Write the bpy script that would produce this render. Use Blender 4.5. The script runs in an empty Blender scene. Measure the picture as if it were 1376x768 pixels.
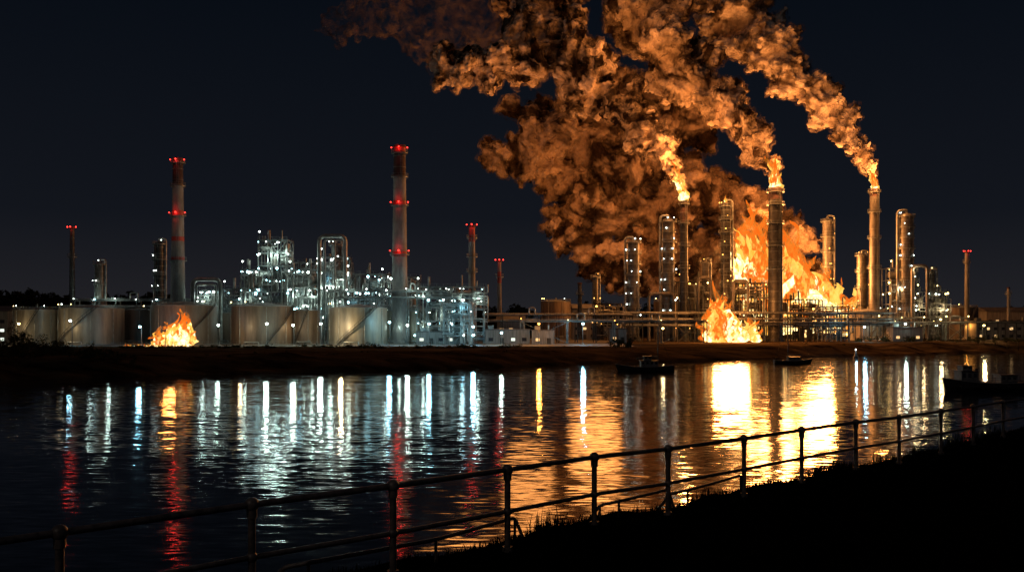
import bpy, math, random
import numpy as np
from mathutils import Vector
random.seed(7); rng=np.random.default_rng(7)
R=random.uniform
CAMZ=12.5; F=1338.0; G=4.0
# image pixel helpers: column u + depth D -> x in metres ; row v + depth D -> metres above water
def bx(u,D): return (u-688)/F*D
def hz(v,D): return CAMZ+(430-v)/F*D
scn=bpy.context.scene

# ---------------------------------------------------------------- materials
def newmat(name):
    m=bpy.data.materials.new(name); m.use_nodes=True
    nt=m.node_tree; b=nt.nodes.get('Principled BSDF'); return m,nt,b
def surf(name,c1,c2,scale=0.5,rough=0.6,metal=0.0,bump=0.0,stretch=(1,1,1),detail=5):
    m,nt,b=newmat(name); N=nt.nodes; L=nt.links
    tc=N.new('ShaderNodeTexCoord'); mp=N.new('ShaderNodeMapping'); mp.inputs['Scale'].default_value=stretch
    n=N.new('ShaderNodeTexNoise'); n.inputs['Scale'].default_value=scale; n.inputs['Detail'].default_value=detail; n.inputs['Roughness'].default_value=0.65
    r=N.new('ShaderNodeValToRGB'); r.color_ramp.elements[0].position=0.35; r.color_ramp.elements[1].position=0.65
    r.color_ramp.elements[0].color=(*c1,1); r.color_ramp.elements[1].color=(*c2,1)
    L.new(tc.outputs['Object'],mp.inputs['Vector']); L.new(mp.outputs[0],n.inputs['Vector']); L.new(n.outputs['Fac'],r.inputs[0]); L.new(r.outputs[0],b.inputs['Base Color'])
    b.inputs['Roughness'].default_value=rough; b.inputs['Metallic'].default_value=metal
    if bump:
        bp=N.new('ShaderNodeBump'); bp.inputs['Distance'].default_value=bump; L.new(n.outputs['Fac'],bp.inputs['Height']); L.new(bp.outputs[0],b.inputs['Normal'])
    return m
def emis(name,col,st):
    m=bpy.data.materials.new(name); m.use_nodes=True; nt=m.node_tree; nt.nodes.clear()
    e=nt.nodes.new('ShaderNodeEmission'); e.inputs[0].default_value=(*col,1); e.inputs[1].default_value=st
    o=nt.nodes.new('ShaderNodeOutputMaterial'); nt.links.new(e.outputs[0],o.inputs[0])
    m.cycles.emission_sampling='NONE'; return m
M={}
M['steel']=surf('galvanised_steel',(0.12,0.13,0.13),(0.30,0.32,0.31),0.8,0.42,0.5)
M['dark']=surf('dark_painted_steel',(0.02,0.02,0.022),(0.06,0.055,0.05),0.7,0.5,0.3)
M['pipe']=surf('insulated_pipe',(0.15,0.155,0.15),(0.36,0.36,0.34),0.6,0.36,0.4)
M['conc']=surf('chimney_concrete',(0.13,0.125,0.12),(0.30,0.28,0.26),0.35,0.8,stretch=(1,1,0.25),bump=0.05)
M['pave']=surf('plant_paving',(0.025,0.024,0.02),(0.10,0.09,0.075),0.2,0.8,detail=8)
M['vess']=surf('weathered_vessel_steel',(0.06,0.052,0.045),(0.2,0.18,0.16),0.5,0.42,0.4,stretch=(1,1,0.3))
M['red']=surf('red_band_paint',(0.30,0.02,0.015),(0.42,0.05,0.03),0.6,0.6)
M['soot']=surf('sooty_crown',(0.02,0.012,0.012),(0.08,0.03,0.025),0.6,0.8)
M['tankw']=surf('tank_cream_paint',(0.08,0.066,0.05),(0.30,0.26,0.195),0.22,0.45,0.05,stretch=(1,1,0.14),detail=9)
M['tankb']=surf('tank_weathered_paint',(0.05,0.034,0.025),(0.19,0.135,0.098),0.25,0.5,0.05,stretch=(1,1,0.14),detail=9)
M['tankroof']=surf('tank_roof',(0.08,0.08,0.08),(0.18,0.17,0.16),0.4,0.7)
M['wall']=surf('corrugated_wall',(0.10,0.095,0.09),(0.22,0.21,0.2),0.5,0.7,stretch=(4,4,0.3))
M['roof']=surf('shed_roof',(0.04,0.04,0.045),(0.10,0.09,0.09),0.5,0.7)
M['boat']=surf('boat_hull_paint',(0.010,0.010,0.012),(0.035,0.03,0.03),0.8,0.4)
M['cabin']=surf('boat_cabin_paint',(0.10,0.10,0.10),(0.22,0.2,0.19),0.8,0.5)
M['glass']=surf('window_glass',(0.02,0.02,0.025),(0.04,0.04,0.05),0.8,0.1)
M['rail']=surf('railing_weathered_paint',(0.09,0.072,0.062),(0.27,0.20,0.165),9,0.45,0.15,bump=0.004)
M['leaf']=surf('foliage',(0.012,0.018,0.008),(0.05,0.055,0.028),0.5,0.9)
M['treel']=surf('distant_foliage',(0.006,0.008,0.004),(0.02,0.024,0.012),0.3,0.9)
M['grass']=surf('grass_blades',(0.004,0.005,0.003),(0.014,0.016,0.007),2,0.9)
M['land']=surf('river_bank_soil',(0.005,0.004,0.003),(0.075,0.052,0.032),0.12,0.95,bump=0.8,stretch=(0.5,1.8,1),detail=8)
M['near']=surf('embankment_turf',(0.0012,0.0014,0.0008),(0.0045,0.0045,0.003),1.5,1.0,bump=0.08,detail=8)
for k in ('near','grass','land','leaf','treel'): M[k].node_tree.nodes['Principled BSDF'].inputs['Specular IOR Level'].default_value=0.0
M['Lw']=emis('lamp_white',(0.85,1.0,0.92),16)
M['Lc']=emis('lamp_cyan',(0.45,0.9,1.0),16)
M['Ly']=emis('lamp_warm',(1.0,0.72,0.25),12)
M['Lo']=emis('lamp_sodium',(1.0,0.42,0.08),8)
M['Lr']=emis('lamp_red',(1.0,0.03,0.02),8)
M['Win']=emis('lit_window',(0.9,1.0,0.85),1.2)
M['WinO']=emis('lit_window_warm',(1.0,0.6,0.25),1.2)

# ---------------------------------------------------------------- mesh builder
class MB:
    def __init__(s): s.v=[];s.f=[];s.m=[];s.s=[];s.mats=[];s.lights=[]
    def mi(s,k):
        if k not in s.mats: s.mats.append(k)
        return s.mats.index(k)
    def add(s,vs,fs,k,sm=False):
        b=len(s.v); i=s.mi(k); s.v.extend([tuple(p) for p in vs])
        for f in fs: s.f.append([b+j for j in f]); s.m.append(i); s.s.append(sm)
    def box(s,x0,x1,y0,y1,z0,z1,k):
        s.add([(x0,y0,z0),(x1,y0,z0),(x1,y1,z0),(x0,y1,z0),(x0,y0,z1),(x1,y0,z1),(x1,y1,z1),(x0,y1,z1)],
              [(0,3,2,1),(4,5,6,7),(0,1,5,4),(1,2,6,5),(2,3,7,6),(3,0,4,7)],k)
    def cyl(s,p0,p1,r0,r1=None,seg=10,k='steel',cap=True,sm=True):
        if r1 is None: r1=r0
        p0=Vector(p0);p1=Vector(p1);d=(p1-p0)
        if d.length<1e-5: return
        d.normalize(); a=Vector((0,0,1)) if abs(d.z)<0.9 else Vector((1,0,0))
        e1=d.cross(a).normalized(); e2=d.cross(e1)
        A=[];B=[]
        for i in range(seg):
            t=2*math.pi*(i+0.5)/seg; o=e1*math.cos(t)+e2*math.sin(t)
            A.append(p0+o*r0);B.append(p1+o*r1)
        s.add(A+B,[(i,(i+1)%seg,seg+(i+1)%seg,seg+i) for i in range(seg)],k,sm)
        if cap:
            s.add(A,[tuple(range(seg))[::-1]],k); s.add(B,[tuple(range(seg))],k)
    def beam(s,p0,p1,w,k='steel'): s.cyl(p0,p1,w/2*1.3,None,4,k,True,False)
    def sph(s,c,r,k,seg=10,rings=6,sz=1.0,half=False):
        vs=[];fs=[];lo=0 if half else -math.pi/2
        for i in range(rings+1):
            ph=lo+(math.pi/2-lo)*i/rings
            for j in range(seg):
                t=2*math.pi*j/seg; vs.append((c[0]+r*math.cos(ph)*math.cos(t),c[1]+r*math.cos(ph)*math.sin(t),c[2]+r*sz*math.sin(ph)))
        for i in range(rings):
            for j in range(seg): fs.append((i*seg+j,i*seg+(j+1)%seg,(i+1)*seg+(j+1)%seg,(i+1)*seg+j))
        s.add(vs,fs,k,True)
    def tube(s,pts,r,k='pipe',seg=8):
        out=[Vector(pts[0])]
        for i in range(1,len(pts)-1):
            a,b,c=Vector(pts[i-1]),Vector(pts[i]),Vector(pts[i+1])
            q=min(r*3,(b-a).length*.45,(c-b).length*.45)
            p0=b+(a-b).normalized()*q;p2=b+(c-b).normalized()*q
            for t in (0,.25,.5,.75,1): out.append(p0*(1-t)**2+b*2*t*(1-t)+p2*t*t)
        out.append(Vector(pts[-1]))
        for a,b in zip(out[:-1],out[1:]): s.cyl(a,b,r,r,seg,k,True)
    def ring(s,c,r,t,k,n=14,a0=0,a1=2*math.pi):
        P=[(c[0]+r*math.cos(a0+(a1-a0)*i/n),c[1]+r*math.sin(a0+(a1-a0)*i/n),c[2]) for i in range(n+1)]
        for a,b in zip(P[:-1],P[1:]): s.cyl(a,b,t,t,4,k,False,False)
    def plat(s,x,y,z,r,k='steel',w=1.1):
        s.cyl((x,y,z-0.12),(x,y,z+0.12),r+w,r+w,16,k)
        s.ring((x,y,z+1.15),r+w-.05,0.06,k)
        s.ring((x,y,z+0.6),r+w-.05,0.045,k)
        for i in range(8):
            a=i*math.pi/4; px=x+(r+w-.05)*math.cos(a);py=y+(r+w-.05)*math.sin(a)
            s.cyl((px,py,z),(px,py,z+1.15),0.05,None,4,k,False,False)
            s.cyl((x+r*math.cos(a),y+r*math.sin(a),z-1.0),(px,py,z-.1),0.07,None,4,k,False,False)
    def ladder(s,x,y,z0,z1,k='steel'):
        for dx in (-.3,.3): s.cyl((x+dx,y,z0),(x+dx,y,z1),0.06,None,4,k,False,False)
        z=z0
        while z<z1: s.cyl((x-.3,y,z),(x+.3,y,z),0.05,None,4,k,False,False); z+=0.6
    def hrail(s,p0,p1,k='steel',h=1.1):
        p0=Vector(p0);p1=Vector(p1);n=max(1,int((p1-p0).length/2.2));u=Vector((0,0,h))
        s.cyl(p0+u,p1+u,0.05,None,4,k,False,False); s.cyl(p0+u*.5,p1+u*.5,0.035,None,4,k,False,False)
        for i in range(n+1):
            q=p0.lerp(p1,i/n); s.cyl(q,q+u,0.045,None,4,k,False,False)
    def lamp(s,p,k='Lw',r=0.22):
        s.sph(p,r,k,8,5); s.cyl((p[0],p[1],p[2]+r*.8),(p[0],p[1],p[2]+r*1.5),r*1.2,r*.5,8,'dark')
    def light(s,p,col,e,r=0.4): s.lights.append((p,col,e,r))
    def done(s,name,org):
        me=bpy.data.meshes.new(name+'_mesh'); o=Vector(org)
        me.from_pydata([(v[0]-o.x,v[1]-o.y,v[2]-o.z) for v in s.v],[],s.f)
        for k in s.mats: me.materials.append(M[k])
        me.polygons.foreach_set('material_index',s.m); me.polygons.foreach_set('use_smooth',s.s); me.update()
        ob=bpy.data.objects.new(name,me); ob.location=o; scn.collection.objects.link(ob)
        for p,c,e,r in s.lights: plight(ob,p,c,e,r)
        return ob
COL={'w':(0.74,1.0,0.88),'c':(0.32,0.78,1.0),'y':(1.0,0.72,0.36),'o':(1.0,0.38,0.06),'r':(1.0,0.04,0.03),'f':(1.0,0.36,0.085)}
def plight(parent,p,col,e,r=0.4):
    l=bpy.data.lights.new('lamp_or_fill_light','POINT'); l.color=COL[col]; l.energy=e; l.shadow_soft_size=r
    ob=bpy.data.objects.new('lamp_or_fill_light',l); scn.collection.objects.link(ob)  # shared by lamps, fires and the added smoke fill lights
    if parent: ob.parent=parent; ob.location=Vector(p)-parent.location
    else: ob.location=p
    return ob

# ---------------------------------------------------------------- structures
def chimney(name,u,vtop,D,rt,rb,bands,body='conc',lampv=(),plats=(),k='steel',e=500):
    m=MB(); x=bx(u,D); zt=hz(vtop,D); H=zt-G
    rad=lambda z: rb+(rt-rb)*min(1,max(0,(z-G)/H))
    cuts=sorted(set([G,zt]+[hz(v,D) for b in bands for v in b[:2]]))
    for a,b in zip(cuts[:-1],cuts[1:]):
        mat=body; mid=(a+b)/2
        for v0,v1,kk in bands:
            if hz(v1,D)<mid<hz(v0,D): mat=kk
        m.cyl((x,D,a),(x,D,b),rad(a),rad(b),24,mat,False)
    m.cyl((x,D,zt-0.6),(x,D,zt+0.15),rad(zt)+.2,None,24,'soot'); m.cyl((x,D,G),(x,D,G+1.2),rb+.8,rb+.3,24,body)
    z=G+4
    while z<zt-3: m.ring((x,D,z),rad(z)+.04,0.09,'steel' if body!='conc' else 'conc',20); z+=4
    m.ladder(x+rb*.3,D-rb-.25,G,zt-1,k)
    for v in plats: z=hz(v,D); m.plat(x,D,z,rad(z),k,0.9)
    for v in lampv:
        z=hz(v,D)
        for a in (-0.3,math.pi+.3,-math.pi/2,math.pi/2): m.lamp((x+(rad(z)+.9)*math.cos(a),D+(rad(z)+.9)*math.sin(a),z+.6),'Lr',0.24)
        m.light((x,D-rad(z)-2.0,z+.5),'r',e,0.4)
    return m.done(name,(x,D,G))

def column(name,u,vtop,D,w,npl=4,mat='vess',lamps='w',le=0,side=1,lampk='Lw'):
    m=MB(); x=bx(u,D); zt=hz(vtop,D); r=w/F*D/2
    m.cyl((x,D,G),(x,D,zt-r*.7),r,None,20,mat,False); m.sph((x,D,zt-r*.7),r,mat,20,5,0.7,True)
    m.cyl((x,D,G),(x,D,G+3),r*1.25,r*1.02,20,'dark')
    H=zt-G
    for i in range(npl):
        z=G+H*(0.22+0.75*i/max(1,npl-1)); m.plat(x,D,z,r,'steel',R(.6,1.2))
        if lamps:
            for _ in range(2 if R(0,1)<.5 else 1):
                a=R(-2.8,-.3); m.lamp((x+(r+.9)*math.cos(a),D+(r+.9)*math.sin(a),z+1.5),lampk,R(.13,.24))
    z=G+3
    while z<zt-2: m.ring((x,D,z),r+.06,0.12,'steel',18); z+=2.4
    m.ladder(x-side*r*.55,D-r-.2,G,zt-1)
    pr=max(.2,r*.22); xx=x+side*(r+pr+.35)
    m.tube([(x,D-.2,zt+.1-r*.1),(x,D-.2,zt+1.0),(xx,D-.2,zt+1.0),(xx,D-.2,G+4),(xx+side*2,D-.2,G+4)],pr,'pipe')
    m.tube([(x-side*.5*r,D-r*.8,G+H*.55),(x-side*.7*r,D-r-.7,G+H*.55),(x-side*.7*r,D-r-.7,G+2)],.18,'pipe')
    for i in range(5): zz=G+H*(.2+.15*i); m.beam((x,D,zz),(xx,D,zz),.12)
    if le: m.light((x-side*1.5,D-r-3.5,G+H*.55),lamps,le,0.5)
    return m.done(name,(x,D,G))

def tank(name,u0,u1,vtop,D,mat,stair=None,le=0,lc='w'):
    m=MB(); x0=bx(u0,D);x1=bx(u1,D); r=(x1-x0)/2; x=(x0+x1)/2; y=D+r*.6; zt=hz(vtop+3,D)
    m.cyl((x,y,G),(x,y,zt),r,None,64,mat,False); m.cyl((x,y,zt),(x,y,zt+r*.13),r,0.4,64,'tankroof',False)
    m.ring((x,y,zt),r+.04,0.13,'steel',48); m.cyl((x,y,G-.1),(x,y,G+.35),r+.6,None,48,'conc')
    for q in (.17,.34,.5,.67,.84): m.ring((x,y,G+(zt-G)*q),r+.01,0.06,mat,48)
    m.ring((x,y,zt+1.1),r-.1,0.06,'steel',48); m.ring((x,y,zt+.6),r-.1,0.045,'steel',48)
    for i in range(40):
        a=i*math.pi/20; m.cyl((x+(r-.1)*math.cos(a),y+(r-.1)*math.sin(a),zt),(x+(r-.1)*math.cos(a),y+(r-.1)*math.sin(a),zt+1.1),.05,None,4,'steel',False,False)
    if r>5:
        for a in (-1.2,-2.1,-.5,-2.7): m.cyl((x+(r+.15)*math.cos(a),y+(r+.15)*math.sin(a),G),(x+(r+.15)*math.cos(a),y+(r+.15)*math.sin(a),zt-.3),.1,None,6,'pipe',False)
        for _ in range(3): a=R(-2.9,-.2); m.lamp((x+r*math.cos(a),y+r*math.sin(a),zt+1.4),random.choice(('Lw','Ly')),R(.12,.2))
    if stair:
        a0,a1=stair; n=34; prev=None
        for i in range(n+1):
            t=i/n; a=math.radians(a0+(a1-a0)*t); z=G+.2+(zt-G)*t
            ca,sa=math.cos(a),math.sin(a); pi=Vector((x+(r+.1)*ca,y+(r+.1)*sa,z)); po=Vector((x+(r+1.0)*ca,y+(r+1.0)*sa,z))
            m.beam(pi,po,.22,'dark')
            if prev:
                m.beam(prev,po,.22,'dark'); m.beam(prev+Vector((0,0,1.1)),po+Vector((0,0,1.1)),.12,'dark')
            if i%3==0: m.beam(po,po+Vector((0,0,1.1)),.1,'dark')
            prev=po
    m.tube([(x-r*.3,y-r-.2,G+1),(x-r*.3,y-r-2,G+1),(x-r*.3+5,y-r-2,G+1),(x-r*.3+5,y-r-2,G+.2)],.25,'pipe')
    m.box(x+r*.35,x+r*.35+.9,y-r*.95-.25,y-r*.95+.6,G+.5,G+1.5,'steel')
    m.cyl((x,y,zt+r*.1),(x,y,zt+r*.13+1),.3,None,8,'steel')
    if le: m.light((x-r*.35,y-r-4.5,G+6),lc,le,.5)
    return m.done(name,(x,y,G))

def unit(name,u0,u1,vtop,D,depth=10,lev=5,bays=3,col='w',le=900,nl=10,k='steel',lampk=('Lw','Lc'),top=True):
    m=MB(); x0=bx(u0,D);x1=bx(u1,D);zt=hz(vtop,D); y0=D;y1=D+depth; H=zt-G
    xs=[x0+(x1-x0)*i/bays for i in range(bays+1)]; ys=[y0,(y0+y1)/2,y1]; zs=[G+H*i/lev for i in range(lev+1)]
    for x in xs:
        for y in ys: m.beam((x,y,G),(x,y,zt),.42,k)
    for z in zs[1:]:
        for y in ys: m.beam((x0,y,z),(x1,y,z),.36,k)
        for x in xs: m.beam((x,y0,z),(x,y1,z),.3,k)
        m.hrail((x0,y0-.3,z),(x1,y0-.3,z),k)
        if R(0,1)<.75:
            i=random.randrange(bays); m.box(xs[i]+.1,xs[min(bays,i+1+(R(0,1)<.5))]-.1,y0+.1,y1-.1,z+.02,z+.14,'dark')
    for i in range(bays):
        for j in range(lev):
            if R(0,1)<.4: m.beam((xs[i],y0,zs[j]),(xs[i+1],y0,zs[j+1]),.2,k)
            if R(0,1)<.25: m.beam((xs[i+1],y0+.05,zs[j]),(xs[i],y0+.05,zs[j+1]),.2,k)
            q=R(0,1); cx=(xs[i]+xs[i+1])/2; w=(xs[i+1]-xs[i]); hh=zs[j+1]-zs[j]; yy=R(y0+2,y1-2)
            if q<.3: 
                m.cyl((cx-w*.38,yy,zs[j]+hh*.45),(cx+w*.38,yy,zs[j]+hh*.45),hh*.26,None,14,'pipe'); m.sph((cx+w*.38,yy,zs[j]+hh*.45),hh*.26,'pipe',10,6)
            elif q<.6:
                rr=min(w*.28,hh*.4); m.cyl((cx,yy,zs[j]+.2),(cx,yy,zs[j]+hh*.75),rr,None,14,'vess'); m.sph((cx,yy,zs[j]+hh*.75),rr,'vess',12,4,.6,True)
            elif q<.75: m.box(cx-w*.3,cx+w*.3,yy-1,yy+1,zs[j]+.2,zs[j]+hh*.7,'wall')
    for i in range(int(6+bays*3.5)):
        z=R(G+2,zt-.8); a=R(x0-1,x1-1); b=a+R(2,(x1-x0)*.7); b=min(b,x1+1.5); y=y0-R(.3,1.0); r=R(.10,.32)
        z2=z+R(-6,6); z2=max(G+.6,min(zt+.6,z2)); m.tube([(a,y+1.6,z),(a,y,z),(b,y,z),(b,y,z2),(b,y+2,z2)],r,'pipe',7)
    for i in range(bays*2+2):
        x=R(x0,x1); r=R(.1,.28); m.tube([(x,y0-.5,G),(x,y0-.5,R(G+H*.5,zt+.5)),(x,y0+1,R(G+H*.5,zt))],r,'pipe',7)
    for j in range(lev):
        a,b=(y0,y0+4) if j%2 else (y0+4,y0); 
        for o in (.5,1.3): m.beam((x1+o,a,zs[j]),(x1+o,b,zs[j+1]),.14,k)
        m.beam((x1+.9,a,zs[j]+1),(x1+.9,b,zs[j+1]+1),.09,k)
    if top:
        for i in range(3):
            x=R(x0+1,x1-1); h=R(1.5,4.5); m.cyl((x,y0+3,zt),(x,y0+3,zt+h),R(.25,.6),None,10,'pipe')
        m.beam((x0+.5,y0,zt),(x0+.5,y0,zt+3),.14,k); m.lamp((x0+.5,y0,zt+3),lampk[0],.3)
    for i in range(nl):
        x=random.choice(xs)+R(-.8,.8); z=random.choice(zs[1:])+R(-1.1,-.5); y=y0-R(.3,.8) if R(0,1)<.75 else R(y0,y1)
        m.lamp((x,y,z),random.choice(lampk),random.choice((.13,.16,.2,.3,.42)))
    if le:
        n=max(1,int(nl/10))
        for i in range(n): m.light((x0+(x1-x0)*(i+R(.3,.7))/n,y0-1.8,R(G+H*.3,G+H*.92)),col,le*1.5,.4)
    return m.done(name,((x0+x1)/2,(y0+y1)/2,G))

def rack(name,u0,u1,vtop,D,D2=None,lev=2,k='steel',npipe=5,lampk=None,step=7,pr=.24,le=0,col='o'):
    D2=D2 or D; m=MB(); A=Vector((bx(u0,D),D,0));B=Vector((bx(u1,D2),D2,0)); z0=hz(vtop,(D+D2)/2); n=max(2,int((B-A).length/step))
    d=(B-A).normalized(); p=Vector((-d.y,d.x,0)); W=4.5
    lv=[z0-i*2.3 for i in range(lev)]
    for i in range(n+1):
        c=A.lerp(B,i/n)
        for s in (0,W):
            q=c+p*s; m.beam((q.x,q.y,G),(q.x,q.y,z0+.3),.36,k)
        for z in lv: m.beam(c+p*-.4+Vector((0,0,z)),c+p*(W+.4)+Vector((0,0,z)),.32,k)
        if i%3==0 and i<n:
            c2=A.lerp(B,(i+1)/n); m.beam(c+Vector((0,0,G)),c2+Vector((0,0,lv[-1])),.16,k); m.beam(c2+Vector((0,0,G)),c+Vector((0,0,lv[-1])),.16,k)
        if lampk: q=c+p*-.7; m.lamp((q.x,q.y,z0+R(.4,1.2)),random.choice(lampk),R(.14,.3))
    for z in lv:
        m.beam(A+Vector((0,0,z)),B+Vector((0,0,z)),.26,k)
        for j in range(npipe):
            o=p*(.3+(W-.6)*j/(npipe-1)); r=pr*R(.6,1.4); m.cyl(A+o+Vector((0,0,z+.2+r)),B+o+Vector((0,0,z+.2+r)),r,None,8,'pipe')
    m.hrail(A-p*.5+Vector((0,0,z0)),B-p*.5+Vector((0,0,z0)),k)
    for t in (.3,.7):
        c=A.lerp(B,t); e=A.lerp(B,t+.04); h=Vector((0,0,z0+3)); m.tube([c+Vector((0,0,z0+.4)),c+h,e+h,e+Vector((0,0,z0+.4))],pr,'pipe')
    if le:
        for t in (.2,.7): q=A.lerp(B,t)-p*3; m.light((q.x,q.y,z0+1.5),col,le,.5)
    return m.done(name,(A+B)/2+Vector((0,0,G)))

def shed(name,u0,u1,vtop,D,depth=10,lit='Win',gable=False):
    m=MB(); x0=bx(u0,D);x1=bx(u1,D);zt=hz(vtop,D)
    m.box(x0,x1,D,D+depth,G,zt,'wall'); 
    if gable:
        zr=zt+2; m.add([(x0-.4,D-.4,zt),(x1+.4,D-.4,zt),(x1+.4,D+depth/2,zr),(x0-.4,D+depth/2,zr),(x1+.4,D+depth+.4,zt),(x0-.4,D+depth+.4,zt)],[(0,1,2,3),(3,2,4,5),(0,3,5),(1,4,2)],'roof')
    else:
        m.box(x0-.3,x1+.3,D-.3,D+depth+.3,zt,zt+.35,'roof'); m.box(x0+1,x0+3,D+2,D+4,zt+.35,zt+1.6,'steel')
        m.cyl((x1-2,D+3,zt+.35),(x1-2,D+3,zt+2),.3,None,8,'steel')
    n=max(2,int((x1-x0)/3.2)); fl=max(1,int((zt-G)/3.2))
    for i in range(n):
        for j in range(fl):
            cx=x0+(x1-x0)*(i+.5)/n; z=G+1+j*3.2
            if i==1 and j==0: m.box(cx-.7,cx+.7,D-.06,D-.003,G,G+2.2,'dark'); continue
            m.box(cx-.85,cx+.85,D-.05,D-.003,z,z+1.3,'dark'); m.box(cx-.72,cx+.72,D-.09,D-.053,z+.12,z+1.18,lit if R(0,1)<.35 else 'glass')
    return m.done(name,((x0+x1)/2,D+depth/2,G))

def lamp_post(u,v,D,col,e,lk,r=.42):
    m=MB(); x=bx(u,D); z=hz(v,D)
    m.cyl((x,D,G),(x,D,z+.4),.16,.09,8,'dark'); m.cyl((x,D,G),(x,D,G+.5),.3,None,8,'conc')
    m.tube([(x,D,z+.3),(x,D-.6,z+.7),(x,D-1.4,z+.6)],.06,'dark',6); m.sph((x,D-1.4,z+.35),r,lk,10,6); m.cyl((x,D-1.4,z+.6),(x,D-1.4,z+.85),.5,.2,8,'dark')
    m.light((x,D-2.3,z+.2),col,e*.31,.6)
    return m.done('lamp_post',(x,D,G))

chimney('striped_chimney',239,213,366,1.75,2.9,[(213,247,'soot'),(283,290,'red'),(318,324,'red'),(345,350,'red')],lampv=(217,288),plats=(219,250,290,350),e=350)
chimney('striped_chimney',537,196,362,2.1,3.1,[(196,204,'red'),(204,236,'soot'),(270,277,'red'),(338,345,'red')],lampv=(201,274,339),plats=(206,238,276,342),e=350)
chimney('warning_mast',97,305,380,.8,1.2,[],'dark',lampv=(307,),plats=(345,),e=200)
chimney('process_stack',634,303,372,1.1,1.5,[(303,325,'red')],'conc',lampv=(304,),plats=(320,345,365),e=200)
chimney('warning_mast',671,350,390,.7,1.0,[(365,380,'red')],'conc',lampv=(351,),plats=(372,),e=150)
chimney('warning_mast',1299,338,440,.7,1.1,[],'conc',lampv=(339,),plats=(352,),e=150)
chimney('warning_mast',1355,386,440,.5,.8,[],'conc',plats=(395,))
chimney('warning_mast',779,380,430,.8,1.1,[],'dark',plats=(395,))
column('distillation_column',134,352,380,12,4,'vess','w',500)
column('distillation_column',214,324,385,13,6,'dark','w',0)
column('distillation_column',452,326,372,13,6,'vess','w',900)
column('distillation_column',415,368,380,11,2,'pipe','w',0)
column('distillation_column',333,372,378,10,2,'vess','c',500)
column('distillation_column',800,370,430,8,3,'vess','o',0,lampk='Lo')
column('distillation_column',851,322,410,16,8,'vess','y',0,-1,lampk='Lw')
column('distillation_column',898,293,408,16,10,'vess','y',0,-1,lampk='Lw')
column('distillation_column',975,272,408,13,9,'dark','o',0,lampk='Lo')
column('distillation_column',1112,293,450,13,7,'vess','o',0,lampk='Lo')
column('distillation_column',1158,340,440,13,5,'vess','o',0,lampk='Lo')
column('distillation_column',1218,286,425,18,10,'vess','y',700,-1,lampk='Lw')
column('distillation_column',1251,362,430,11,4,'vess','y',0,lampk='Ly')
column('distillation_column',1203,365,432,11,4,'vess','y',0,lampk='Ly')
column('distillation_column',948,350,415,10,3,'vess','o',0,lampk='Lo')
chimney('flare_stack',919,268,403,1.45,1.8,[(268,300,'soot')],'dark',plats=(274,300,330,360))
chimney('flare_stack',1042,253,400,2.7,3.0,[(253,268,'soot')],'dark',plats=(258,275,300,330,362))
chimney('flare_stack',1175,254,432,1.9,2.5,[(254,264,'soot')],'vess',plats=(258,285,320,360))

tank('storage_tank',12,70,413,350,'tankw',(250,300),600,'y')
tank('storage_tank',71,155,411,347,'tankw',(225,300),800,'y')
tank('storage_tank',158,205,413,366,'tankb',None,0)
tank('storage_tank',196,283,407,346,'tankb',(275,345),0)
tank('storage_tank',283,308,417,368,'tankb',None,0)
tank('storage_tank',305,388,408,345,'tankb',(290,350),900,'y')
tank('storage_tank',388,428,414,352,'tankb',(240,290),500,'y')
tank('storage_tank',438,517,410,346,'tankw',(240,315),3200,'y')
for u in (525,541,557,573): tank('chemical_tank',u-7,u+7,414,362,'tankw',None,350 if u in(541,573) else 0,'w')
tank('storage_tank',1146,1197,415,430,'tankw',(250,300),800,'w')
tank('storage_tank',727,768,402,460,'tankb',None,0)
tank('storage_tank',1276,1318,410,445,'tankb',(250,300),1100,'o')
tank('storage_tank',880,912,402,425,'tankb',None,0)

unit('process_unit',347,386,322,368,10,8,3,'w',450,55)
unit('process_unit',324,347,362,366,9,4,2,'w',400,20)
unit('process_unit',388,428,362,370,10,4,3,'w',450,34)
unit('process_unit',430,466,345,368,9,6,2,'w',450,30)
unit('process_unit',466,520,368,372,10,4,4,'c',400,34)
unit('process_unit',512,560,372,376,10,4,3,'w',400,30)
unit('process_unit',560,650,385,358,12,5,6,'w',320,42)
unit('process_unit',596,634,400,350,5,4,3,'c',250,14,top=False)
unit('process_unit',260,300,390,372,8,2,4,'w',300,16,top=False)
unit('process_unit',300,345,388,392,8,3,4,'w',300,12)
unit('process_unit',384,470,352,396,8,5,6,'c',350,20)
unit('process_unit',912,950,378,412,10,4,3,'y',0,12,'dark',('Lo','Ly'))
unit('process_unit',980,1030,380,416,10,4,4,'o',0,12,'dark',('Lo',))
unit('process_unit',1055,1100,402,410,9,3,4,'o',0,8,'dark',('Lo',))
unit('process_unit',1196,1232,360,425,9,6,2,'y',500,22,'steel',('Ly','Lw'))
unit('process_unit',1232,1272,392,425,9,3,3,'y',500,22,'steel',('Ly','Lw'))
unit('process_unit',1080,1140,412,405,8,3,4,'y',0,8,'dark',('Lo',))
unit('process_unit',800,842,408,425,8,2,4,'o',0,6,'dark',('Lo',),top=False)
rack('pipe_rack',100,350,404,372,372,2,'steel',5,('Lw','Lc'),le=600,col='w')
rack('pipe_rack',440,600,392,360,356,2,'steel',5,('Lw',),le=450,col='w')
rack('pipe_rack',650,850,424,372,380,2,'dark',5,None,pr=.3)
rack('pipe_rack',700,950,432,362,366,1,'steel',4,('Ly','Lo'),16)
rack('pipe_rack',840,1200,422,385,405,3,'dark',6,None,pr=.3)
rack('pipe_rack',1030,1376,434,392,418,1,'dark',4,None,9)
rack('pipe_rack',1180,1300,428,412,420,2,'steel',4,('Ly',),10)
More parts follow.
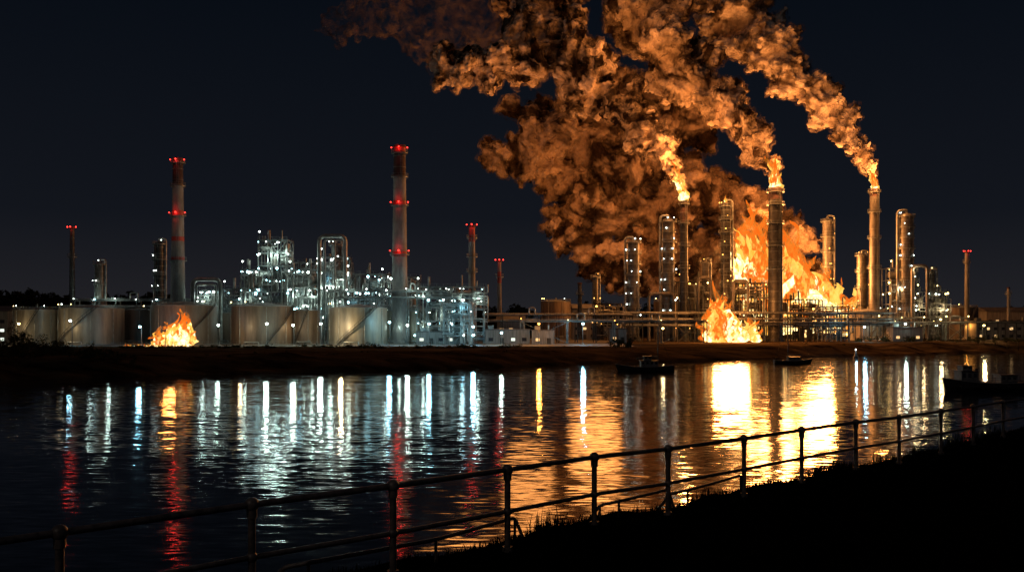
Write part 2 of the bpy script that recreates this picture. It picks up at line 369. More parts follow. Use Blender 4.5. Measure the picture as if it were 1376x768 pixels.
def loop(name,u0,u1,vt,D,r,mat='pipe'):
    m=MB(); a=bx(u0,D);b=bx(u1,D);z=hz(vt,D)
    m.tube([(a,D,G),(a,D,z),(b,D,z),(b,D,G)],r,mat,12)
    for zz in np.arange(G+4,z-2,4): m.ring((a,D,zz),r+.05,.08,'steel'); m.ring((b,D,zz),r+.05,.08,'steel')
    m.beam((a,D,(G+z)/2),(b,D,(G+z)/2),.25)
    m.done(name,((a+b)/2,D,G))
loop('overhead_pipe_loop',429,464,317,364,.75); loop('overhead_pipe_loop',436,450,322,362,.4)
loop('overhead_pipe_loop',259,296,375,366,.8); loop('overhead_pipe_loop',264,290,382,365,.4)
loop('overhead_pipe_loop',1226,1246,357,420,.7,'vess'); loop('overhead_pipe_loop',938,955,372,405,.6,'vess'); loop('overhead_pipe_loop',872,905,394,404,.6,'vess'); loop('overhead_pipe_loop',985,1005,377,404,.6,'vess')
shed('pump_house',652,712,443,356,8,'Win'); shed('warehouse',668,705,430,385,12,'WinO',True); shed('control_building',1312,1385,432,432,14,'WinO'); shed('control_building',560,612,446,352,6,'Win')
shed('warehouse',770,812,414,440,14,'WinO',True); shed('warehouse',1326,1420,418,470,14,'WinO',True); shed('pump_house',715,745,444,352,6,'WinO'); shed('pump_house',1200,1240,440,400,7,'WinO')
shed('warehouse',-60,10,418,360,12,'Win',True); shed('pump_house',820,842,442,372,6,'WinO')
for a in [(28,436,335,'y',4200,'Ly'),(97,432,333,'c',5000,'Lw'),(190,440,330,'c',9000,'Lc'),(222,452,331,'o',3000,'Lo'),(295,438,334,'w',2500,'Lw'),(360,436,333,'w',6000,'Lw'),(395,438,334,'w',3500,'Lw'),(432,436,333,'w',9000,'Lw'),
          (524,434,342,'c',6000,'Lc'),(548,438,342,'w',5000,'Lw'),(577,436,342,'c',8000,'Lc'),(636,440,342,'c',13000,'Lc'),(674,448,345,'w',4000,'Lc'),(724,436,345,'o',13000,'Lo'),(783,436,350,'c',13000,'Lc'),
          (1160,440,392,'c',8000,'Lw'),(1320,438,405,'y',10000,'Ly'),(1262,430,405,'y',3500,'Ly'),(1215,436,402,'w',5000,'Lw'),(890,442,375,'y',2500,'Ly')]:
    lamp_post(*a)

m=MB(); 
xs=np.linspace(bx(150,325),bx(650,340),90)
for a,b in zip(xs[:-1],xs[1:]):
    ya=325+15*(a-xs[0])/(xs[-1]-xs[0]); yb=325+15*(b-xs[0])/(xs[-1]-xs[0])
    m.cyl((a,ya,G),(a,ya,G+1.5),.06,None,4,'steel',False,False)
    for h in (.5,1,1.45): m.cyl((a,ya,G+h),(b,yb,G+h),.035,None,4,'steel',False,False)
m.done('perimeter_fence',(xs[0],325,G))
m=MB(); m.box(-190,40,323,470,G-.6,G+.05,'pave'); m.done('plant_paving',(-75,395,G))

# ---------------------------------------------------------------- terrain
from mathutils import noise as mnoise
def smooth_noise(x,y,s,seed=0): return mnoise.noise(Vector((x*s+seed,y*s,seed*1.7)))
SX=[-3000,-600,-250,-107,-51,23,71,120,195,500,3000]; SY=[120,150,188,209,239,282,314,345,388,435,520]
def grid(name,xs,rows,fn,mat):
    V=[];Fc=[]
    for r in rows:
        for x in xs: V.append(fn(x,r))
    n=len(xs)
    for i in range(len(rows)-1):
        for j in range(n-1): Fc.append((i*n+j,i*n+j+1,(i+1)*n+j+1,(i+1)*n+j))
    me=bpy.data.meshes.new(name); me.from_pydata(V,[],Fc); me.materials.append(M[mat]); me.polygons.foreach_set('use_smooth',[True]*len(Fc)); me.update()
    o=bpy.data.objects.new(name,me); scn.collection.objects.link(o); return o
rows=[-14,-4,-1,0,1,2,3.5,5,7,9,11,13,15,18,21,25,30,36,44,54,70,100,160,300,700,1500,4000,9000]; prof_x=[-14,-1,0,1,4,8,13,20,9000]; prof_z=[-3,-.5,.1,.7,1.3,2.6,3.4,G-.05,G-.05]
def farland(x,r):
    k=1 if abs(x)<500 else 0
    y=np.interp(x,SX,SY)+k*(5*smooth_noise(x,0,.02)+2.2*smooth_noise(x,3,.11)+.8*smooth_noise(x,3,.4))*(1 if r<60 else 0)+r
    z=np.interp(r,prof_x,prof_z)
    if -1<r<44 and k: z+= (smooth_noise(x,y*2,.06,2)*1.3+smooth_noise(x,y*1.5,.25,5)*.5)*(1 if r<18 else .35)*min(1,(r+1)/5)
    return (x,y,z)
xs=np.concatenate([[-9000,-3000,-1200],np.linspace(-500,500,520),[1200,3000,9000]])
grid('ground',xs,rows,farland,'land')

m_,nt,b=newmat('river_water'); N=nt.nodes;L=nt.links
b.inputs['Base Color'].default_value=(0.005,0.012,0.022,1); b.inputs['Roughness'].default_value=0.07; b.inputs['IOR'].default_value=1.4
tc=N.new('ShaderNodeTexCoord')
def wn(sc,st,amp,det):
    mp=N.new('ShaderNodeMapping'); mp.inputs['Scale'].default_value=st; n=N.new('ShaderNodeTexNoise'); n.inputs['Scale'].default_value=sc; n.inputs['Detail'].default_value=det; n.inputs['Distortion'].default_value=.3
    L.new(tc.outputs['Object'],mp.inputs[0]); L.new(mp.outputs[0],n.inputs['Vector'])
    s=N.new('ShaderNodeVectorMath'); s.operation='SUBTRACT'; s.inputs[1].default_value=(.5,.5,.5); L.new(n.outputs['Color'],s.inputs[0])
    q=N.new('ShaderNodeVectorMath'); q.operation='MULTIPLY'; q.inputs[1].default_value=amp; L.new(s.outputs[0],q.inputs[0]); return q
a1=wn(1.0,(.5,2.0,1),(.14,.20,0),4); a2=wn(1.0,(.035,.11,1),(.03,.05,0),3)
ad=N.new('ShaderNodeVectorMath'); ad.operation='ADD'; L.new(a1.outputs[0],ad.inputs[0]); L.new(a2.outputs[0],ad.inputs[1])
a3=N.new('ShaderNodeVectorMath'); a3.operation='ADD'; a3.inputs[1].default_value=(0,0,1); L.new(ad.outputs[0],a3.inputs[0])
nn=N.new('ShaderNodeVectorMath'); nn.operation='NORMALIZE'; L.new(a3.outputs[0],nn.inputs[0]); L.new(nn.outputs[0],b.inputs['Normal'])
M['water']=m_
grid('river_water',[-9000,-500,0,500,9000],[-300,0,200,9000],lambda x,r:(x,r,0),'water')

RX=[-40,-12,-5.6,-4.18,-2.77,-1.41,-.06,1.24,2.54,4.24,5.76,7.46,9.02,10.9,12.6,14.5,17,60,200]
RY=[-26,1.2,7.8,9.2,10.6,11.8,13.4,15,16.2,18.2,19.8,21.6,23.2,25.3,27.2,29.4,32,84,260]
RZ=[10.6,10.6,10.6,10.6,10.6,10.6,10.55,10.5,10.47,10.4,10.38,10.35,10.3,10.25,10.2,10.15,10.1,9.9,9.9]
def near(x,y):
    yr=np.interp(x,RX,RY); zb=np.interp(x,RX,RZ)-1.12; d=(y-yr)*.72
    z=zb+.10*smooth_noise(x,y,.5)+.05*smooth_noise(x,y,1.7,3)
    if d>.5: z-= (d-.5)*.6+ .12*smooth_noise(x,y,.9,9)
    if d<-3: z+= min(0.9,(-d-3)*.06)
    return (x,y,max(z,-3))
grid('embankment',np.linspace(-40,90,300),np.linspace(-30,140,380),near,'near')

m=MB()
P=[Vector((RX[i],RY[i],RZ[i]-.06)) for i in range(1,17)]
ext=[P[0].lerp(P[1],t) for t in (0,.33,.66)]; P=ext+P[1:]
for k in range(1,6): P.append(P[-1]+Vector((1.95,2.35,-.02)))
for i,p in enumerate(P):
    zg=near(p.x,p.y)[2]-.1
    m.cyl((p.x,p.y,zg),(p.x,p.y,p.z),.042,.040,14,'rail'); m.sph(p,.078,'rail',16,10); m.sph(p-Vector((0,0,.56)),.062,'rail',14,8)
    m.cyl((p.x,p.y,p.z-.14),(p.x,p.y,p.z-.05),.055,None,14,'rail'); m.cyl((p.x,p.y,zg),(p.x,p.y,zg+.16),.08,.07,14,'rail')
for a,b_ in zip(P[:-1],P[1:]):
    m.cyl(a,b_,.036,None,14,'rail',False); m.cyl(a-Vector((0,0,.56)),b_-Vector((0,0,.56)),.030,None,12,'rail',False)
m.done('railing',P[3])
m=MB()
for i0,i1 in ((5,7),(8,9),(9,10)):
    pts=[P[i0]+Vector((-.1,.9,-1.25)),P[i0]+Vector((.15,.75,-.86))]+[P[i]+Vector((.45,.75,-.80)) for i in range(i0,i1)]+[P[i1]+Vector((.1,.7,-.78)),P[i1]+Vector((.3,.8,-1.3))]
    m.tube(pts,.026,'rail',8)
    for q in pts[1:-1]: m.cyl((q.x,q.y,q.z-.7),q,.02,None,6,'rail')
m.done('low_hand_rail',P[6])

def blades(V,Fc,x,y,n,h,spread):
    for _ in range(n):
        bx_=x+random.gauss(0,spread);by=y+random.gauss(0,spread); z=near(bx_,by)[2]-.03; a=R(0,6.28); hh=h*R(.4,1.1); w=R(.006,.014); l=hh*R(.1,.7); c,s=math.cos(a),math.sin(a); b0=len(V)
        V+= [(bx_-s*w,by+c*w,z),(bx_+s*w,by-c*w,z),(bx_+c*l*.35-s*w*.7,by+s*l*.35+c*w*.7,z+hh*.6),(bx_+c*l*.35+s*w*.7,by+s*l*.35-c*w*.7,z+hh*.6),(bx_+c*l,by+s*l,z+hh)]
        Fc+=[(b0,b0+1,b0+3,b0+2),(b0+2,b0+3,b0+4)]
V=[];Fc=[]
for _ in range(2600):
    x=R(-5,20); y=np.interp(x,RX,RY)+random.gauss(.35,.5); blades(V,Fc,x,y,4,.12,.12)
for (x,off,n,h) in [(.55,.5,60,.34),(3.6,.6,50,.25),(3.9,.4,30,.2),(6.6,.6,80,.3),(7.2,.5,50,.26),(8.6,.5,50,.3),(10.1,.6,60,.3),(11.8,.5,60,.35),(12.5,.5,50,.45),(13.6,.5,70,.4),(14.6,.5,70,.4),(2.2,.7,25,.2)]:
    blades(V,Fc,x,np.interp(x,RX,RY)+off,n,h,.14)
me=bpy.data.meshes.new('grass'); me.from_pydata(V,[],Fc); me.materials.append(M['grass']); o=bpy.data.objects.new('grass',me); scn.collection.objects.link(o)

def foliage(name,clumps,per,leaf,mat='leaf'):
    V=[];Fc=[]
    for (x,y,z,rx,rz) in clumps:
        n=int(per*rx*rz)
        sub=[(x+random.gauss(0,rx*.45),y+random.gauss(0,rx*.4),z+abs(random.gauss(0,rz*.45)),R(.25,.5)*rx) for _ in range(7)]+[(x,y,z,rx*.6)]
        for _ in range(n):
            s=random.choice(sub); d=Vector((random.gauss(0,1),random.gauss(0,1),random.gauss(0,1))).normalized()*s[3]*R(.6,1.08)
            c=Vector((s[0],s[1],s[2]))+Vector((d.x,d.y,d.z*rz/rx*.9)); a=Vector((R(-1,1),R(-1,1),R(-1,1))).normalized()*leaf*R(.5,1.3); b_=Vector((R(-1,1),R(-1,1),R(-1,1))).normalized()*leaf*R(.4,.9)
            k=len(V); V+=[c-a,c-b_,c+a,c+b_]; Fc.append((k,k+1,k+2,k+3))
        t=.12+rx*.04; k=len(V); V+=[Vector((x-t,y,min(G-1,z-6))),Vector((x+t,y,min(G-1,z-6))),Vector((x+t*.4,y,z)),Vector((x-t*.4,y,z))]; Fc.append((k,k+1,k+2,k+3))
    me=bpy.data.meshes.new(name); me.from_pydata(V,[],Fc); me.materials.append(M[mat]); o=bpy.data.objects.new(name,me); scn.collection.objects.link(o)
cl=[]
for _ in range(90):
    u=R(-60,180); D=R(222,252); t=max(0,1-max(0,u-10)/170); cl.append((bx(u,D),D,3.0+R(.3,5.0)*t,R(1.5,3.2)*(.5+.6*t),R(1.2,2.8)*(.5+.6*t)))
for _ in range(110):
    u=R(150,700); D=np.interp(u,[150,700],[234,280])+R(0,14); cl.append((bx(u,D),D,1.6+R(0,1.6),R(1,2.4),R(.5,1.2)))
for _ in range(90):
    u=R(150,700); D=R(300,319); cl.append((bx(u,D),D,G+R(-.2,.3),R(.8,2.4),R(.4,1.0)))
foliage('bank_shrubs',cl,75,.22)
cl=[]
for _ in range(12): u=R(820,848); D=R(312,320); cl.append((bx(u,D),D,3.6+R(0,2.4),R(1,1.8),R(1,1.8)))
for _ in range(40): u=R(1150,1400); D=R(392,405); cl.append((bx(u,D),D,4+R(0,1),R(1.2,2.6),R(.8,1.6)))
for _ in range(50): u=R(640,1180); D=np.interp(u,[640,1180],[294,362])+R(0,14); cl.append((bx(u,D),D,2.6+R(0,.8),R(.8,2.0),R(.5,1.0)))
foliage('bank_shrubs',cl,60,.25)
cl=[]
for _ in range(260):
    u=R(-150,300); D=R(560,640); hh=np.interp(u,[-150,20,60,130,180,300],[22,27,23,18,23,14]); cl.append((bx(u,D),D,G+hh*R(.15,.88),R(5,8),R(4,6)))
for _ in range(190):
    u=R(620,1500); D=R(600,700); hh=np.interp(u,[620,700,1260,1500],[13,18,16,24]); cl.append((bx(u,D),D,G+hh*R(.2,.8),R(5,8),R(4,6)))
foliage('distant_treeline',cl,8,1.1,'treel')

# ---------------------------------------------------------------- boats
def hull(m,x,y,Lh,B,fb,sheer,k='boat',dirn=1):
    ns=15; prof=[]; 
    for i in range(ns):
        t=i/(ns-1); X=x+dirn*(t-.5)*Lh; w=B/2*min(1,(.65+t*1.2))*(1-max(0,(t-.55)/.45)**2.2)+.02; zd=fb+sheer*(2*t-1)**2*(1.25 if t>.5 else .6)
        rake=dirn*.9*max(0,(t-.7)/.3)*(1)
        prof.append([(X-rake,y,-.5),(X-rake*.8,y-w*.6,-.35),(X-rake*.4,y-w*.92,zd*.35),(X,y-w,zd),(X,y+w,zd),(X-rake*.4,y+w*.92,zd*.35),(X-rake*.8,y+w*.6,-.35)])
    vs=[p for s in prof for p in s]; fs=[]
    for i in range(ns-1):
        for j in range(7): fs.append((i*7+j,i*7+(j+1)%7,(i+1)*7+(j+1)%7,(i+1)*7+j))
    fs.append(tuple(range(7))); m.add(vs,fs,k,False)
    for i in range(ns-1):
        for j in (3,4): m.beam(Vector(prof[i][j])+Vector((0,0,.08)),Vector(prof[i+1][j])+Vector((0,0,.08)),.16,'cabin')
def cabin(m,x0,x1,y,w,z0,z1):
    m.box(x0,x1,y-w,y+w,z0,z1,'cabin'); m.box(x0-.2,x1+.2,y-w-.15,y+w+.15,z1,z1+.12,'boat')
    n=max(2,int((x1-x0)/.9))
    for i in range(n):
        c=x0+(x1-x0)*(i+.5)/n; m.box(c-.28,c+.28,y-w-.03,y-w-.003,z0+(z1-z0)*.5,z0+(z1-z0)*.85,'glass')
D=243; x=bx(866,D); m=MB(); hull(m,x,D,14.2,3.8,1.1,.55,dirn=-1); cabin(m,x-1.0,x+3.2,D,1.2,1.1,2.6); cabin(m,x-.2,x+1.6,D,1.0,2.7,3.7)
mx=bx(884,D); m.cyl((mx,D,.8),(mx,D,hz(441,D)),.15,.09,8,'boat'); m.cyl((mx,D,3.4),(mx-5.2,D,3.0),.08,None,6,'boat'); m.tube([(mx-5.2,D,3.2),(mx,D,3.7)],.16,'cabin')
for e in (x-7.1,x+6.8): m.cyl((mx,D,hz(445,D)),(e,D,1.6),.04,None,4,'boat',False)
m.hrail((x-6.5,D-.6,1.4),(x-1.5,D-1.6,1.2),'boat',.8); m.done('fishing_boat',(x,D,0))
D=284; x=bx(1066,D); m=MB(); hull(m,x,D,11,3.2,.9,.5,dirn=1); cabin(m,x-1.6,x+1.8,D,1.0,.9,2.0); mx=bx(1059,D)
m.cyl((mx,D,.6),(mx,D,hz(424,D)),.15,.08,8,'boat'); m.cyl((mx,D,2.5),(mx+4.3,D,2.4),.08,None,6,'boat'); m.cyl((mx-1.2,D,hz(446,D)),(mx+1.2,D,hz(446,D)),.04,None,4,'boat')
for e in (x-5.2,x+5.3): m.cyl((mx,D,hz(426,D)),(e,D,1.3),.04,None,4,'boat',False)
m.tube([(mx,D,2.8),(mx+4,D,2.6)],.14,'cabin'); m.done('sailing_yacht',(x,D,0))
D=178; x=bx(1337,D); m=MB(); hull(m,x,D,19,5.2,1.3,.7,dirn=-1); cabin(m,bx(1287,D),bx(1309,D),D,1.5,1.3,3.4); cabin(m,bx(1290,D),bx(1303,D),D,1.1,3.5,4.3)
mx=bx(1298,D); m.cyl((mx,D,3.5),(mx,D,6.2),.07,None,6,'boat'); m.cyl((mx-.7,D,5.3),(mx+.7,D,5.3),.04,None,4,'boat'); m.cyl((bx(1312,D),D,1.3),(bx(1312,D),D,3.9),.35,.3,10,'boat')
cabin(m,bx(1340,D),bx(1362,D),D,1.4,1.3,2.7); m.hrail((bx(1312,D),D-2.4,1.5),(bx(1395,D),D-2.2,1.8),'boat',.8); m.cyl((bx(1352,D),D,2.8),(bx(1352,D),D,4.0),.06,None,6,'boat')
for i in range(5): c=bx(1285+20*i,D); m.ring((c,D-2.75,.9),.38,.13,'boat',10)
m.done('tug_boat',(x,D,0))
m=MB(); D=330; x=bx(1150,D); m.cyl((x,D,-.3),(x,D,.6),.9,.8,12,'boat'); m.cyl((x,D,.6),(x,D,2.6),.5,.1,8,'boat'); m.lamp((x,D,2.8),'Lw',.2); m.light((x,D-.6,2.9),'c',500,.3); m.done('navigation_buoy',(x,D,0))

# ---------------------------------------------------------------- smoke
def smokemat(name,c1,c2,pos,sc=.06,thin=0,hi=.6):
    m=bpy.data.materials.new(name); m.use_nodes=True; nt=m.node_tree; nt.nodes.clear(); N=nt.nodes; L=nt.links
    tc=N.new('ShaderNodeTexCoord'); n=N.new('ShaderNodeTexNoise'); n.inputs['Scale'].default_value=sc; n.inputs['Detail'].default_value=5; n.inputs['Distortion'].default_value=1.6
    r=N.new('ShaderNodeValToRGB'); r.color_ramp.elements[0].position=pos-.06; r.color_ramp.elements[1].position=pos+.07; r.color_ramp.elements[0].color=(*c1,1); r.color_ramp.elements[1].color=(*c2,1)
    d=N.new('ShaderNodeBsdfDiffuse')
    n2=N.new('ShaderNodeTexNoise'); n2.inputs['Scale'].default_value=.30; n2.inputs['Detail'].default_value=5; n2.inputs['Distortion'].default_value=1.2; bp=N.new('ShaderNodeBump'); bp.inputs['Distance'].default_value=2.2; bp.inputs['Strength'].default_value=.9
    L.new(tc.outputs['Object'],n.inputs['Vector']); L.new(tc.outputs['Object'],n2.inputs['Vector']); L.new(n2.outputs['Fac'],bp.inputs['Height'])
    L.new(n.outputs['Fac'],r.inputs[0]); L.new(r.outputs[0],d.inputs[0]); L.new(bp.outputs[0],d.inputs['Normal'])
    out=d.outputs[0]
    if thin:
        t=N.new('ShaderNodeBsdfTransparent'); mx=N.new('ShaderNodeMixShader'); L.new(out,mx.inputs[1]); L.new(t.outputs[0],mx.inputs[2]); out=mx.outputs[0]
        n3=N.new('ShaderNodeTexNoise'); n3.inputs['Scale'].default_value=.22; n3.inputs['Detail'].default_value=5; L.new(tc.outputs['Object'],n3.inputs['Vector'])
        mr=N.new('ShaderNodeMapRange'); mr.inputs['From Min'].default_value=.38; mr.inputs['From Max'].default_value=hi; mr.inputs['To Min'].default_value=thin; mr.inputs['To Max'].default_value=1.0; L.new(n3.outputs['Fac'],mr.inputs['Value']); L.new(mr.outputs[0],mx.inputs[0])
    o=N.new('ShaderNodeOutputMaterial'); L.new(out,o.inputs[0]); return m
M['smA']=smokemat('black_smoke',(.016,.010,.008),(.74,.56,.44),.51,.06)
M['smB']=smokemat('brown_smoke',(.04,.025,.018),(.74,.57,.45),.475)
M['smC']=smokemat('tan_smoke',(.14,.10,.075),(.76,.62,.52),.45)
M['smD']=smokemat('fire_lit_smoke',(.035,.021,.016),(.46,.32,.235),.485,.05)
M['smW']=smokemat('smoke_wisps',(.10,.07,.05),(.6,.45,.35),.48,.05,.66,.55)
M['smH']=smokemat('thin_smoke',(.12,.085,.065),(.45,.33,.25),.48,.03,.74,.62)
import bmesh
bm=bmesh.new(); bmesh.ops.create_icosphere(bm,subdivisions=3,radius=1); IV=np.array([v.co[:] for v in bm.verts]); IF=np.array([[v.index for v in f.verts] for f in bm.faces]); bm.free()
def smoke(name,chains,mat,vox=.8,big=1.0,nlobe=9,seed=1,fill_lights=(),wisp=True):
    g=np.random.default_rng(seed); S=[]
    for pts in chains:
        w=[np.array([bx(u,D),D,hz(v,D),r/F*D]) for u,v,r,D in pts]
        for a,b_ in zip(w[:-1],w[1:]):
            n=max(1,int(np.linalg.norm(a[:3]-b_[:3])/(.6*(a[3]+b_[3])/2+.01)))
            for i in range(n):
                c=a+(b_-a)*(i+g.random()*.5)/n; r=c[3]; S.append((*c[:3],r*.55))
                for _ in range(nlobe):
                    d=g.normal(size=3); d/=np.linalg.norm(d); rr=r*g.uniform(.2,.46); p=c[:3]+d*r*g.uniform(.5,.95); S.append((*p,rr))
                    if r>1.5:
                        for _ in range(6):
                            e=g.normal(size=3)+d*.7; e/=np.linalg.norm(e); S.append((*(p+e*rr*.98),rr*g.uniform(.25,.5)))
    S=[s for s in S if s[3]>.25]; S=np.array(S); V=(IV[None]*S[:,3][:,None,None]+S[:,None,:3]); n=len(IV)
    Fc=(IF[None]+(np.arange(len(S))*n)[:,None,None]).reshape(-1,3); o0=S[:,:3].mean(0)
    me=bpy.data.meshes.new(name); me.from_pydata((V.reshape(-1,3)-o0).tolist(),[],Fc.tolist()); me.materials.append(M[mat])
    o=bpy.data.objects.new(name,me); o.location=o0; scn.collection.objects.link(o)
    def mods(o,vox,extra,nm):
        rm=o.modifiers.new('r','REMESH'); rm.mode='VOXEL'; rm.voxel_size=vox; rm.use_smooth_shade=True
        for i,(ns,st) in enumerate(((5.0*big,-3.8*big),(2.0,-1.9))):
            t=bpy.data.textures.new(nm+str(i),'VORONOI'); t.noise_scale=ns; t.distance_metric='DISTANCE'; t.noise_intensity=1
            d=o.modifiers.new('d','DISPLACE'); d.texture=t; d.strength=st; d.mid_level=.35; d.texture_coords='LOCAL'
            if extra: d.strength=st*(1.1 if i==0 else 1.3); d.mid_level=.56
    mods(o,vox,0,name)
    if wisp:   # thin ragged outer layer of the same plume
        me2=me.copy(); me2.materials.clear(); me2.materials.append(M['smW']); w=bpy.data.objects.new('outer_wisps',me2); scn.collection.objects.link(w); w.parent=o; mods(w,vox*1.5,1,name+'w')
    for (u,v,D,e) in fill_lights: plight(o,(bx(u,D),D,hz(v,D)),'f',e*.42,12.0)   # added fill lights to brighten the upper smoke, no flame stands there
    return o
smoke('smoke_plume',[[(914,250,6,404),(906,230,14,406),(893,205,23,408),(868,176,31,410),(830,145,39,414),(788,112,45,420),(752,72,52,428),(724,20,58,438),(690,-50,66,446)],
                     [(725,75,34,428),(675,85,36,430),(630,88,38,432),(582,84,26,434)]],'smA',vox=.65,seed=3,fill_lights=((830,215,390,36000),(735,165,395,52000),(640,150,405,34000)))
smoke('smoke_plume',[[(1040,240,5,404),(1033,222,13,408),(1018,195,26,412),(988,162,36,418),(955,125,42,426),(915,88,46,434),(880,45,50,442),(850,-10,60,450),(830,-70,70,460)]],'smB',vox=.7,seed=5,fill_lights=((965,195,392,20000),(880,130,398,44000),(830,40,402,60000)))
smoke('smoke_plume',[[(1175,243,4,434),(1168,224,11,436),(1155,197,17,440),(1130,165,25,446),(1100,132,30,452),(1066,100,35,458),(1030,62,40,465),(995,20,48,472),(955,-30,60,480)]],'smC',vox=.7,seed=8,fill_lights=((1030,135,430,50000),))
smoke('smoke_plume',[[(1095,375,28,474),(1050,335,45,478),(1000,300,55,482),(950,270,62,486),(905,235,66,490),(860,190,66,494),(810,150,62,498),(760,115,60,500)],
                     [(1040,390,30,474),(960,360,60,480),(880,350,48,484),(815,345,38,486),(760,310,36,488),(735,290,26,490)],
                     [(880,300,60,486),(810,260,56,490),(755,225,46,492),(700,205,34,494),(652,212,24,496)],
                     [(780,200,50,494),(720,160,44,496),(690,170,24,498)],[(930,160,50,492),(900,110,50,496)]],'smD',vox=.85,big=1.25,seed=11,fill_lights=((800,330,440,60000),(710,270,450,44000)))
smoke('smoke_plume',[[(700,0,52,500),(640,10,50,500),(570,20,46,505),(500,30,38,505),(430,30,22,510)],[(700,60,40,500),(620,70,36,500),(550,60,26,505)]],'smH',vox=1.4,big=1.3,seed=15,fill_lights=((600,120,470,60000),),wisp=False)

# ---------------------------------------------------------------- fire
def firemat(name,c,c2,st,tr,hole=.5):
    m=bpy.data.materials.new(name); m.use_nodes=True; nt=m.node_tree; nt.nodes.clear(); N=nt.nodes; L=nt.links
    e=N.new('ShaderNodeEmission'); e.inputs[1].default_value=st
    t=N.new('ShaderNodeBsdfTransparent'); mx=N.new('ShaderNodeMixShader'); n=N.new('ShaderNodeTexNoise'); n.inputs['Scale'].default_value=.55; n.inputs['Detail'].default_value=4; n.inputs['Distortion'].default_value=1.0
    mp=N.new('ShaderNodeMapping'); mp.inputs['Scale'].default_value=(1,1,.45); tc=N.new('ShaderNodeTexCoord'); L.new(tc.outputs['Object'],mp.inputs[0]); L.new(mp.outputs[0],n.inputs['Vector'])
    r=N.new('ShaderNodeValToRGB'); r.color_ramp.elements[0].position=hole-.06; r.color_ramp.elements[1].position=hole+.08; r.color_ramp.elements[0].color=(1,1,1,1); r.color_ramp.elements[1].color=(1-tr,)*3+(1,)
    rc=N.new('ShaderNodeValToRGB'); rc.color_ramp.elements[0].position=.4; rc.color_ramp.elements[1].position=.6; rc.color_ramp.elements[0].color=(*c,1); rc.color_ramp.elements[1].color=(*c2,1); L.new(n.outputs['Fac'],rc.inputs[0]); L.new(rc.outputs[0],e.inputs[0])
    L.new(n.outputs['Fac'],r.inputs[0]); L.new(r.outputs[0],mx.inputs[0]); L.new(t.outputs[0],mx.inputs[1]); L.new(e.outputs[0],mx.inputs[2]); o=N.new('ShaderNodeOutputMaterial'); L.new(mx.outputs[0],o.inputs[0]); m.cycles.emission_sampling='NONE'; return m
M['f0']=firemat('flame_outer',(1.0,.16,.01),(1.0,.3,.03),1.0,.85,.45); M['f1']=firemat('flame_mid',(1.0,.36,.04),(1.0,.6,.12),1.5,.6,.5); M['f2']=firemat('flame_core',(1.0,.62,.16),(1.0,.85,.45),2.4,.1,.6)
def tongue(m,base,h,r,lean,k,g):
    ns=22; seg=12; ph=g.uniform(0,6.28); ph2=g.uniform(0,6.28); fr=g.uniform(.9,1.9); V=[]; sw=g.uniform(.5,1.3)
    for i in range(ns+1):
        t=i/ns; c=Vector(base)+Vector((lean*h*t*t+r*sw*t*math.sin(ph+fr*5*t),r*.6*t*math.sin(ph2+fr*4*t),h*t)); rr=r*(min(1,.6+t*1.6) if t<.25 else (1-((t-.25)/.75))**.85)*(1+.28*math.sin((7+3*fr)*t+ph))+.01
        for j in range(seg):
            a=6.283*j/seg; q=rr*(1+.3*math.sin(2*a+ph+5*t)+.12*math.sin(3*a-ph2+11*t)); V.append((c.x+q*math.cos(a),c.y+q*math.sin(a),c.z+.25*r*math.sin(a*2+ph2)*t))
    m.add(V,[(i*seg+j,i*seg+(j+1)%seg,(i+1)*seg+(j+1)%seg,(i+1)*seg+j) for i in range(ns) for j in range(seg)],k,True)
def lick(o,ns,st):
    t=bpy.data.textures.new('flame_turbulence','CLOUDS'); t.noise_scale=ns; t.noise_depth=2
    for ax in ('X','Z'):
        d=o.modifiers.new('d','DISPLACE'); d.texture=t; d.strength=st; d.direction=ax; d.texture_coords='LOCAL'
def fire(name,u0,u1,D,prof,n,zb,rs,lean,lights,seed=1,dep=4):
    g=np.random.default_rng(seed); m=MB(); U=[p[0] for p in prof]; Vv=[p[1] for p in prof]
    for k,cnt,hm,rm in (('f0',n,1.0,1.0),('f1',n,.82,.85),('f2',n,.62,.95)):
        for i in range(cnt):
            u=g.uniform(u0,u1); vt=np.interp(u,U,Vv); h=(hz(vt,D)-zb)*g.uniform(.3,1.05)**.8*hm; r=rs*rm*g.uniform(.5,1.15)*(.5+.5*min(1,h/10))
            tongue(m,(bx(u,D),D+g.uniform(-dep,dep),zb+g.uniform(0,.12)*h),h,min(r,h*.32),lean*g.uniform(.2,1.5)+g.uniform(-.06,.06),k,g)
        for i in range(cnt//3):
            u=g.uniform(u0,u1); vt=np.interp(u,U,Vv); h=hz(vt,D)-zb
            tongue(m,(bx(u,D)+lean*h,D+g.uniform(-dep,dep),zb+h*g.uniform(.6,.95)*hm),h*g.uniform(.08,.2),rs*.25,lean,k,g)
    o=m.done(name,(bx((u0+u1)/2,D),D,zb)); lick(o,rs*1.6,rs*.9)
    for p,e,r in lights: plight(o,p,'f',e,r)
    return o
LD=385; fire('fire',948,1020,LD,[(942,448),(950,428),(960,402),(968,386),(976,392),(988,416),(1002,428),(1014,432),(1028,450)],36,G,2.7,-.06,[((bx(978,LD),LD-6,G+9),140000,7)],2,3)
LD=448; fire('fire',1012,1140,LD,[(1010,284),(1022,282),(1032,300),(1045,326),(1060,308),(1080,328),(1100,352),(1140,384)],72,G+2,5.8,-.16,[((bx(1078,LD),LD-6,G+26),520000,12.0),((bx(1030,LD),LD-8,G+42),260000,10.0)],4,7)
LD=336; fire('fire',200,260,LD,[(200,456),(210,444),(228,430),(243,412),(252,424),(262,450)],28,G,1.8,.05,[((bx(232,LD),LD-3,G+4.5),6500,1.9)],6,1.2)
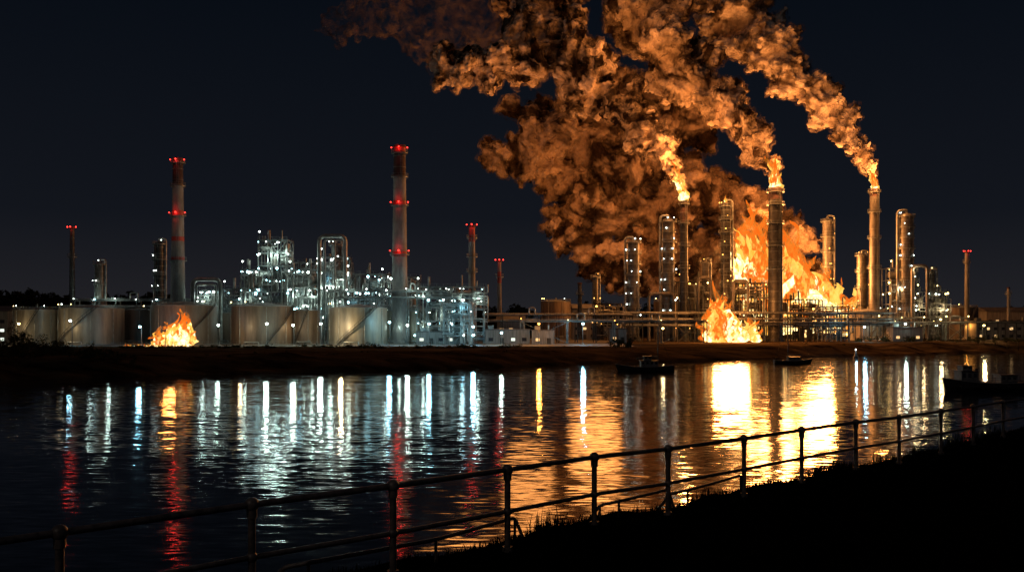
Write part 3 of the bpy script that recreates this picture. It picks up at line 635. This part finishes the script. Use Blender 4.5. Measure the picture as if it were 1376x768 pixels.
fire('fire',165,258,323,[(165,462),(258,461)],20,G,.5,.0,[],9,.6)
for (u,vb,vt,D,r,e,ln) in ((919,270,212,403,2.0,50000,-.3),(1042,254,208,400,2.3,60000,-.12),(1175,255,226,432,1.6,46000,-.25),(975,274,260,408,.7,4000,0)):
    zb=hz(vb,D); g=np.random.default_rng(int(u)); m=MB(); H=hz(vt,D)-zb
    for k,c,hm in (('f0',8,1),('f1',7,.75),('f2',6,.5)):
        for i in range(c): tongue(m,(bx(u,D)+g.uniform(-.4,.4)*r,D+g.uniform(-.6,.2)*r,zb),H*hm*g.uniform(.5,1),r*g.uniform(.35,.75),ln+g.uniform(-.08,.08),k,g)
    o=m.done('flare_flame',(bx(u,D),D,zb)); lick(o,2.0,1.0); plight(o,(bx(u,D)+ln*H*.5+1.5,D-9,zb+H*.55),'f',e,2.0)

# ---------------------------------------------------------------- sky + added fill sun
w=bpy.data.worlds.new('World'); scn.world=w; w.use_nodes=True; nt=w.node_tree; bg=nt.nodes['Background']
tc=nt.nodes.new('ShaderNodeTexCoord'); sp=nt.nodes.new('ShaderNodeSeparateXYZ'); rp=nt.nodes.new('ShaderNodeValToRGB')
rp.color_ramp.elements[0].position=0; rp.color_ramp.elements[0].color=(.0160,.0155,.0185,1); rp.color_ramp.elements[1].position=.33; rp.color_ramp.elements[1].color=(.0020,.0036,.0068,1)
e=rp.color_ramp.elements.new(.1); e.color=(.0062,.0076,.0115,1)
nt.links.new(tc.outputs['Generated'],sp.inputs[0]); nt.links.new(sp.outputs['Z'],rp.inputs[0]); nt.links.new(rp.outputs[0],bg.inputs[0]); bg.inputs[1].default_value=1
l=bpy.data.lights.new('dim_fill_sun','SUN'); l.energy=.08; l.angle=math.radians(.5); l.color=(1,.86,.75); o=bpy.data.objects.new('dim_fill_sun',l); o.rotation_euler=(math.radians(52),0,math.radians(-35)); scn.collection.objects.link(o)  # added weak warm fill to lift railing and bank, no moon in view

cam=bpy.data.cameras.new('camera'); co=bpy.data.objects.new('camera',cam); scn.collection.objects.link(co); co.location=(0,0,CAMZ); co.rotation_euler=(math.radians(90),0,0)
cam.sensor_width=36; cam.lens=36*F/1376; cam.shift_y=46/1376; cam.clip_end=20000; cam.clip_start=.1; scn.camera=co
scn.view_settings.view_transform='Standard'; scn.view_settings.look='None'; scn.view_settings.exposure=0
